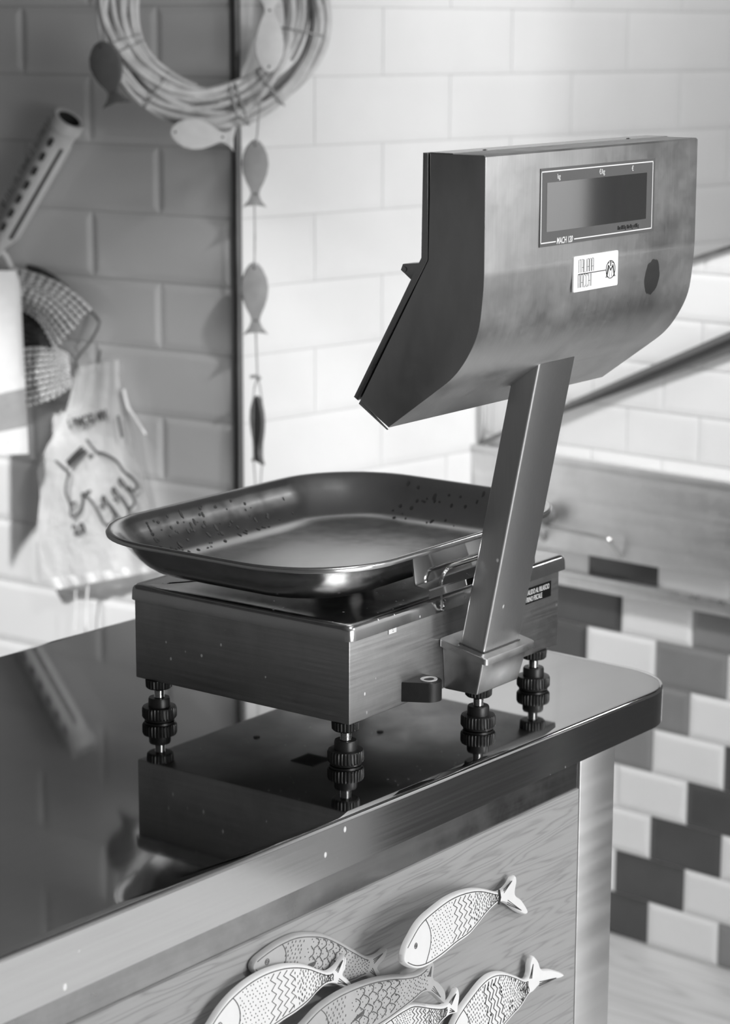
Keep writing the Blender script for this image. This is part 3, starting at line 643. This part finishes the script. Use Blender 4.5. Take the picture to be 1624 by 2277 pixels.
# hinge plate with bail wire at the front
bm = BM(); hu0, hu1 = .0985-.193, .30-.193
vv = lambda v: v-.168
zz = lambda z: z-.165
pf = [(-.0075, .2095), (-.0115, .1795), (-.0125, .1775), (-.0285, .1752), (-.030, .174), (-.0302, .1665)]
prism(bm, [(hu0, vv(v), zz(z)) for v, z in pf] + [(hu0, vv(v+.0014), zz(z-.0014)) for v, z in pf[::-1]], (hu1-hu0, 0, 0)); link('hinge_plate', bm, M_CHROME, PN, ang=20)
bm = BM(); tube(bm, catmull([(.131-.193, vv(-.021), zz(.172)), (.131-.193, vv(-.022), zz(.179)), (.135-.193, vv(-.0225), zz(.185)), (.142-.193, vv(-.0225), zz(.1885)), (.155-.193, vv(-.0225), zz(.190)), (.29-.193, vv(-.0225), zz(.190))], 6, False), .0021, 10); link('bail_wire', bm, M_CHROME, PN)
bm = BM(); n_ = 40; lathe(bm, [(.032, -.0115), (.034, -.010), (.035, -.006), (.034, -.0035)], n_, (.0-.02, -.03, 0)); link('support_ring', bm, M_CHROME, PN)

# ------------------------------------------------------------------ wreath on the corner, fish ornaments, cord
RD = (_R*.0 + (OL+OB)).normalized()                               # faces out from the corner
WX = Vector((0, 0, 1)).cross(RD).normalized()                      # to the viewer's right
WP = KC + RD*.062
if WX.dot(RGT) < 0: WX = -WX
def wp(px, py, d=0): return on_plane(px, py, WP+RD*d, RD)
WC = wp(470, 28); RO = (wp(735, 28)-wp(205, 28)).length/2; RI = (wp(632, 28)-wp(320, 28)).length/2
wreath = tag(empty('willow_wreath', loc=WC), 'pale woven willow twig wreath hung on the wall corner', 'wreath'); bpy.context.view_layer.update()
bm = BM(); rw = random.Random(3)
RM, RT = (RO+RI)/2, (RO-RI)/2
for i in range(25):
    ph = rw.uniform(0, 2*PI); tw = rw.choice((1, 1, 2, -1, 1)); rt = RT*rw.uniform(.45, .9); a0 = rw.uniform(0, 2*PI); sp = rw.uniform(1.2*PI, 2.2*PI); r = rw.uniform(.0042, .0072)
    path = []
    for k in range(70):
        a = a0+sp*k/69; q = ph+tw*a*.55; rr = RM+rt*math.cos(q)+.002*math.sin(5*a+i); dz = rt*.62*math.sin(q)
        path.append(WC+WX*(rr*math.cos(a))+Vector((0, 0, 1))*(rr*math.sin(a))+RD*dz)
    tube(bm, path, [r*(.55+.45*math.sin(PI*min(1, max(0, k/69))*.9+.15)) for k in range(70)], 7)
child(link('twigs', bm, M_TWIG), wreath)
bm = BM()
for aa in (-.2, -.9, -1.25, -1.33, -2.2, -2.75, -2.85):
    cpt = WC+WX*(RM*math.cos(aa))+Vector((0, 0, RM*math.sin(aa))); rad = (WX*math.cos(aa)+Vector((0, 0, math.sin(aa))))
    bm = BM(); tube(bm, [cpt+rad*(RT*.92*math.cos(k*PI/9))+RD*(RT*.66*math.sin(k*PI/9)) for k in range(18)], .0016, 6, closed=True)
    child(link('cord_tie', bm, M_CORD), wreath)
def ornament(label, nose, tail, halfw, d, mat, twist=0, grp='small wooden fish ornaments on the wreath and cord', tailw=.62):
    a, b_ = wp(*nose, d), wp(*tail, d); ax = b_-a; L = ax.length; ax.normalize(); nn = RD
    sd = ax.cross(nn).normalized()
    if twist: sd = Matrix.Rotation(twist, 3, ax) @ sd; nn = sd.cross(ax)
    hw = halfw*L
    shape = [(0, 0), (.03, .34), (.1, .62), (.22, .9), (.36, 1.0), (.5, .9), (.62, .68), (.73, .4), (.79, .25), (.83, .27), (.9, .48), (1.0, .9*tailw/.62), (.965, .45), (.955, 0)]
    pts = [a+ax*(t_*L)+sd*(w*hw) for t_, w in shape]+[a+ax*(t_*L)-sd*(w*hw) for t_, w in shape[-2:0:-1]]
    t = tag(empty('fish_ornament', loc=a), label, 'fish ornament', grp); bpy.context.view_layer.update()
    bm = BM(); prism(bm, [p-nn*.004 for p in pts], nn*.008, bev=.0015); child(link('body', bm, mat, ang=50), t)
    for t_ in (.08, .8):
        bm = BM(); tube(bm, [a+ax*(t_*L)-nn*.0043, a+ax*(t_*L)+nn*.0043], .0022, 10); child(link('cord_hole', bm, M_HOLE), t)
    return a+ax*.08*L, a+ax*.8*L
f1 = ornament('dark grey wooden fish tied at the left of the wreath', (222, 92), (260, 234), .27, .035, M_ORND, twist=.4)
f2 = ornament('pale wooden fish lying along the bottom of the wreath', (378, 292), (524, 308), .235, .045, M_ORNW)
f3 = ornament('pale wooden fish hanging head down at the right of the wreath', (598, 162), (600, -12), .195, .04, M_ORNW)
f4 = ornament('grey wooden fish, top of the three on the hanging cord', (568, 310), (567, 461), .2, .03, M_ORNG)
f5 = ornament('grey wooden fish, middle of the three on the hanging cord', (565, 583), (569, 744), .19, .03, M_ORNG)
f6 = ornament('dark wooden fish seen edgewise, lowest on the hanging cord', (572, 880), (574, 1030), .2, .03, M_ORND, twist=1.15)
def cpath(l, d=.031): return [wp(x, y, d) for x, y in l]
cord = tag(empty('hanging_cord', loc=wp(573, 838, .034)), 'thin cord with knots holding three wooden fish below the wreath', 'cord'); bpy.context.view_layer.update()
for l, d, r in (([(586, 170), (578, 230), (572, 300), (568, 322)], .035, .0016), ([(566, 452), (567, 520), (566, 592)], .035, .0016), ([(569, 735), (571, 790), (573, 838)], .034, .0016),
                ([(573, 838), (566, 862), (563, 890), (562, 960), (564, 1020), (568, 1075), (570, 1110)], .031, .0013), ([(573, 838), (579, 862), (583, 890), (585, 960), (584, 1020), (580, 1075), (576, 1110)], .031, .0013)):
    bm = BM(); tube(bm, cpath(l, d), r, 6); child(link('cord_strand', bm, M_CORD), cord)
bm = BM(); tube(bm, cpath([(556, 838), (573, 836), (580, 843)], .036), [.003, .004, .003], 8); child(link('knot', bm, M_CORD), cord)

# ------------------------------------------------------------------ things hanging on the left wall
def lp_(px, py, d): return left_px(px, py, d)
# slotted plastic brush
t = tag(empty('slotted_brush', loc=lp_(80, 400, .03)), 'pale slotted plastic brush with grey bristles hung aslant on the left wall', 'brush'); bpy.context.view_layer.update()
A, B = lp_(152, 268, .04), lp_(10, 522, .04); ax = (B-A); L = ax.length; ax.normalize(); VD = CAM-A; VD = (VD-ax*VD.dot(ax)).normalized(); sd = ax.cross(VD).normalized()
if sd.dot(RGT) < 0: sd = -sd
r0 = (lp_(176, 285, .04)-lp_(126, 250, .04)).length/2
def brush_ring(t_, r, sq=0): return [A+ax*t_+(sd*math.cos(2*PI*k/24)+VD*math.sin(2*PI*k/24))*r for k in range(24)]
bm = BM()
loft(bm, [brush_ring(-.004, r0*.72), brush_ring(-.006, r0*.98), brush_ring(.0, r0*1.06), brush_ring(.016, r0*1.04), brush_ring(.02, r0*.92), brush_ring(L, r0*.78), brush_ring(L+.02, r0*.5), brush_ring(L+.05, r0*.34)], caps=(False, True))
loft(bm, [brush_ring(-.004, r0*.72), brush_ring(.05, r0*.66)], caps=(False, True), mi=1); child(link('tube', bm, [M_BRUSHP, M_HOLE]), t)
bm = BM()
for k in range(7):
    c0 = A+ax*(.034+k*(L-.05)/6.6); dr0 = (VD*.95-sd*.3).normalized(); w_ = dr0.cross(ax).normalized()
    p0 = c0+dr0*(r0*.86)
    prism(bm, [p0-w_*.0034, p0+w_*.0034, p0+w_*.0034+ax*.016, p0-w_*.0034+ax*.016], dr0*.004)
dr0 = (VD*.84+sd*.54).normalized(); w_ = dr0.cross(ax).normalized(); p0 = A+ax*.045+dr0*(r0*.84); q0 = A+ax*(L-.01)+dr0*(r0*.76)
prism(bm, [p0-w_*.003, p0+w_*.003, q0+w_*.003, q0-w_*.003], dr0*.0035); child(link('slots', bm, M_HOLE, smooth=False), t)
bm = BM(); dr0 = (VD*.3+sd*.95).normalized(); p0 = A+ax*.04+dr0*(r0*.86); q0 = A+ax*(L-.01)+dr0*(r0*.78)
tube(bm, [p0, (p0+q0)/2, q0], .0042, 8); child(link('side_rib', bm, M_BRUSHP), t)
bm = BM(); rb = random.Random(2)
for k in range(70):
    c0 = A+ax*(.03+(L-.03)*k/69)-sd*(r0*.7); tube(bm, [c0+VD*rb.uniform(-.008, .008), c0-sd*.014-ax*rb.uniform(.004, .012)+VD*rb.uniform(-.01, .01)], .0008, 4)
br_ = child(link('bristles', bm, M_BRISTLE), t); br_['kind'] = 'stuff'
bm = BM(); tube(bm, catmull([B+ax*.04, lp_(12, 570, .03), lp_(40, 640, .02), lp_(52, 700, .02)], 5, False), [.006]*16, 8); child(link('strap', bm, M_BRUSHP), t)
# folded chunky knit
def knit(name, label, rows, mat, d0, bulge, stitch=16, r=.0042, mat2=None):
    """rows: list of pixel polylines from the top row down; every row becomes a chain of plump stitches"""
    bm = BM(); n = len(rows)
    for i, rw_ in enumerate(rows):
        f = i/(n-1); dd = d0+bulge*math.sin(PI*(.12+.76*f))
        c = catmull([lp_(x, y, dd) for x, y in rw_], 10, False); m_ = len(c)
        c = [p+OL*(.002*math.sin(k*2*PI/ (m_/stitch)))+Vector((0, 0, .0012*math.cos(k*2*PI/(m_/stitch)+i))) for k, p in enumerate(c)]
        tube(bm, c, [r*(.42+.66*abs(math.sin(k*PI/(m_/stitch)+i*.8))) for k in range(m_)], 7)
    # backing; its dark colour stands in for the shade between stitches
    t_, b2 = rows[0], rows[-1]; poly_ = [lp_(x, y, d0) for x, y in t_]+[lp_(x, y, d0) for x, y in b2[::-1]]
    prism(bm, poly_, OL*.004, mi=1)
    return link(name, bm, [mat, mat2 or M_YARND], recalc=True)
def lerp_rows(a, b_, n): return [[(p[0]+(q[0]-p[0])*i/(n-1), p[1]+(q[1]-p[1])*i/(n-1)) for p, q in zip(a, b_)] for i in range(n)]
rows = lerp_rows([(30, 598), (80, 612), (130, 632), (170, 660), (200, 688)], [(30, 682), (68, 695), (92, 715), (110, 745), (124, 772)], 9)
t = empty('knitted_hat', loc=lp_(100, 720, .03)); tag(t, 'chunky knitted hat folded on the wall hook between towel and plastic bag', 'hat'); bpy.context.view_layer.update()
child(knit('crown', '', rows, M_YARN, .03, .03, 11), t)
rows = lerp_rows([(30, 782), (60, 776), (95, 775), (125, 778), (150, 790)], [(30, 905), (60, 900), (95, 890), (130, 876), (158, 856)], 10)
child(knit('brim', '', rows, M_YARN, .03, .02, 11), t)
rows = lerp_rows([(30, 690), (62, 695), (85, 712), (105, 748), (116, 772)], [(30, 770), (50, 770), (70, 772), (90, 774), (112, 776)], 7)
child(knit('inner_fold', '', rows, M_YARND, .026, .012, 10), t)
rows = lerp_rows([(60, 590), (90, 598), (120, 615), (150, 640), (180, 670)], [(64, 600), (92, 607), (120, 622), (148, 646), (176, 676)], 3)
child(knit('edge_yarn', '', rows, M_YARND, .022, .006, 18, r=.003), t)
# towel at the left edge
t = tag(empty('striped_towel', loc=lp_(10, 800, .09)), 'white towel with a grey band hanging at the left picture edge', 'towel'); bpy.context.view_layer.update()
bm = BM(); DT = .085
TN = (OL*.42+Vector((0, -1, 0))*.91).normalized(); TP = left_px(50, 800, .1)
grid = []
for j in range(25):
    y = 602+ (1012-602)*j/24; row = []
    for i in range(17):
        f = i/16; xr = 44+ (y-602)*.047 + (0 if y > 640 else -8*((640-y)/38)**2); x = -150+(xr+150)*f
        p = on_plane(x, y - .23*x*math.exp(-((y-905)/95)**4), TP+TN*(.0025*math.sin(f*9+j*.12) - .008*max(0, (f-.93)/.07)), TN); row.append((p, x, y))
    grid.append(row)
fr_ = [[bm.verts.new(p) for p, x, y in r] for r in grid]; bk = [[bm.verts.new(p-TN*.006) for p, x, y in r] for r in grid]
for j in range(24):
    for i in range(16):
        x, y = grid[j][i][1], grid[j][i][2]; lim = y
        mi = 1 if 873 < lim < 947 else 0
        bm.faces.new((fr_[j][i], fr_[j][i+1], fr_[j+1][i+1], fr_[j+1][i])).material_index = mi
        bm.faces.new((bk[j][i], bk[j+1][i], bk[j+1][i+1], bk[j][i+1])).material_index = mi
for j in range(24):
    for i in (0, 16): bm.faces.new((fr_[j][i], fr_[j+1][i], bk[j+1][i], bk[j][i]))
for i in range(16):
    for j in (0, 24): bm.faces.new((fr_[j][i], bk[j][i], bk[j][i+1], fr_[j][i+1]))
child(link('cloth', bm, [M_TOWEL, M_STRIPE], ang=60), t)
# wire hook
bm = BM(); tube(bm, catmull([lp_(150, 690, .004), lp_(198, 692, .01), lp_(214, 706, .03), lp_(220, 722, .045), lp_(200, 760, .045), lp_(178, 786, .045), lp_(171, 800, .044), lp_(172, 818, .036), lp_(182, 835, .024), lp_(205, 830, .02), lp_(216, 805, .02), lp_(224, 780, .02)], 6, False), .0026, 8)
tag(link('wire_hook', bm, M_WIRE), 'bent wire hook on the left wall carrying the plastic bag', 'hook')
# clear plastic bag with printed hand
t = tag(empty('plastic_bag', loc=lp_(210, 820, .04)), 'clear plastic bag printed with a dark hand outline, hung on the wire hook', 'bag'); bpy.context.view_layer.update()
DG = .034
left_e = [(170, 816), (163, 850), (150, 905), (131, 950), (100, 1000), (82, 1050), (90, 1100), (84, 1160), (80, 1200), (92, 1240), (100, 1280), (118, 1312)]
right_e = [(268, 800), (272, 850), (280, 885), (288, 925), (300, 975), (310, 1030), (322, 1080), (332, 1130), (340, 1180), (345, 1220), (352, 1250), (356, 1268)]
def bagpt(f, g_, d): 
    k = g_*11; i = min(10, int(k)); q = k-i
    lx, ly = (left_e[i][a]+(left_e[i+1][a]-left_e[i][a])*q for a in (0, 1)); rx, ry = (right_e[i][a]+(right_e[i+1][a]-right_e[i][a])*q for a in (0, 1))
    return lp_(lx+(rx-lx)*f, ly+(ry-ly)*f, d)
rg = random.Random(8)
def sheet(bm, dfun, g0=0, g1=1, nf=22, ng=40, mi=0):
    vs = [[bm.verts.new(bagpt(i/nf, g0+(g1-g0)*j/ng, dfun(i/nf, g0+(g1-g0)*j/ng))) for i in range(nf+1)] for j in range(ng+1)]
    for j in range(ng):
        for i in range(nf): bm.faces.new((vs[j][i], vs[j][i+1], vs[j+1][i+1], vs[j+1][i])).material_index = mi
wav = lambda f, g_: .0035*math.sin(f*11+3*g_)*(1-g_*.5)+.002*math.sin(f*23+7*g_)
df = lambda f, g_: DG + .006*math.sin(PI*f)*(.4+.6*g_) + wav(f, g_)
db_ = lambda f, g_: DG - .004 - .008*math.sin(PI*f)*(.4+.6*g_) - wav(f, g_)*.6
bm = BM(); sheet(bm, df); sheet(bm, db_); child(link('bag_film', bm, M_BAG, ang=180), t)
bm = BM(); sheet(bm, lambda f, g_: df(f, g_)+.0012+.002*math.sin(f*40), .93, 1.0, 40, 5); child(link('bottom_seal', bm, M_BAGSEAL, ang=180), t)
bm = BM()
for l, r in (([(274, 866), (284, 905), (300, 930), (324, 968)], .0036), ([(166, 840), (158, 890), (148, 935)], .0022), ([(168, 1312), (168, 1360), (166, 1400)], .0016), ([(196, 1300), (192, 1350), (192, 1395)], .0022)):
    bm = BM(); tube(bm, catmull([lp_(x, y, DG+.002) for x, y in l], 6, False), r, 7); child(link('bag_fold', bm, M_BAGSEAL), t)
bm = BM(); hz = lambda L_: [(80+x/5.993, 860+y/5.993) for x, y in L_]
def ink(L_, r=.0024): tube(bm, catmull([lp_(x, y, DG+.0105) for x, y in hz(L_)], 4, False), r, 6)
for l in ([(260, 985), (340, 1050), (410, 1110)], [(425, 1110), (425, 1200), (400, 1320), (400, 1430), (440, 1520), (465, 1620), (460, 1700), (490, 1740)], [(490, 1740), (560, 1690), (610, 1600), (625, 1500), (610, 1430)], [(610, 1430), (660, 1420), (720, 1385)], [(610, 1440), (700, 1480), (770, 1570), (830, 1680), (880, 1780), (930, 1840), (1000, 1830), (1045, 1760), (1020, 1660), (960, 1570), (900, 1450)],
          [(900, 1450), (880, 1500), (900, 1560)], [(960, 1540), (1040, 1640), (1090, 1720), (1150, 1770), (1220, 1740), (1230, 1660), (1180, 1560), (1100, 1440), (1030, 1340)], [(1030, 1340), (1020, 1400), (1060, 1460)], [(1130, 1450), (1190, 1560), (1250, 1620), (1310, 1560), (1290, 1480), (1230, 1380), (1160, 1270), (1110, 1220)], [(1110, 1220), (1110, 1280), (1150, 1330)],
          [(1240, 1330), (1290, 1390), (1345, 1340), (1330, 1270), (1260, 1190), (1160, 1120), (1100, 1020), (1020, 950), (900, 890), (810, 870)], [(810, 870), (740, 790), (675, 705)], [(440, 1060), (520, 980), (600, 910), (670, 860)], [(410, 1000), (490, 920), (560, 850), (610, 800)], [(425, 1030), (500, 955), (580, 880), (640, 830)], [(705, 940), (745, 900)], [(1095, 380), (1110, 480), (1130, 580), (1150, 680)], [(480, 1560), (530, 1540)], [(850, 1600), (900, 1580)], [(1040, 1510), (1080, 1490)]): ink(l)
child(link('hand_print', bm, M_PRINT), t)
def bag_text(body, p0, p1, size, mirror=True, sx=1):
    a, b_ = lp_(*p0, DG+.0115), lp_(*p1, DG+.0115); xd = (b_-a).normalized(); zd = OL; yd = zd.cross(xd)
    Mx = Matrix((xd, yd, zd)).transposed().to_4x4(); Mx.translation = a
    o = text('bag_lettering', body, size, M_PRINT, None, None, sx=sx, bold=.0012); o.matrix_world = Mx @ Matrix.Diagonal((sx, 1, 1, 1)); bpy.context.view_layer.update(); child(o, t); return o
bag_text('1 BMOD MV', (152, 954), (266, 922), .0225, sx=.84)
bag_text('2.0', (164, 1190), (214, 1176), .026, sx=1.0)
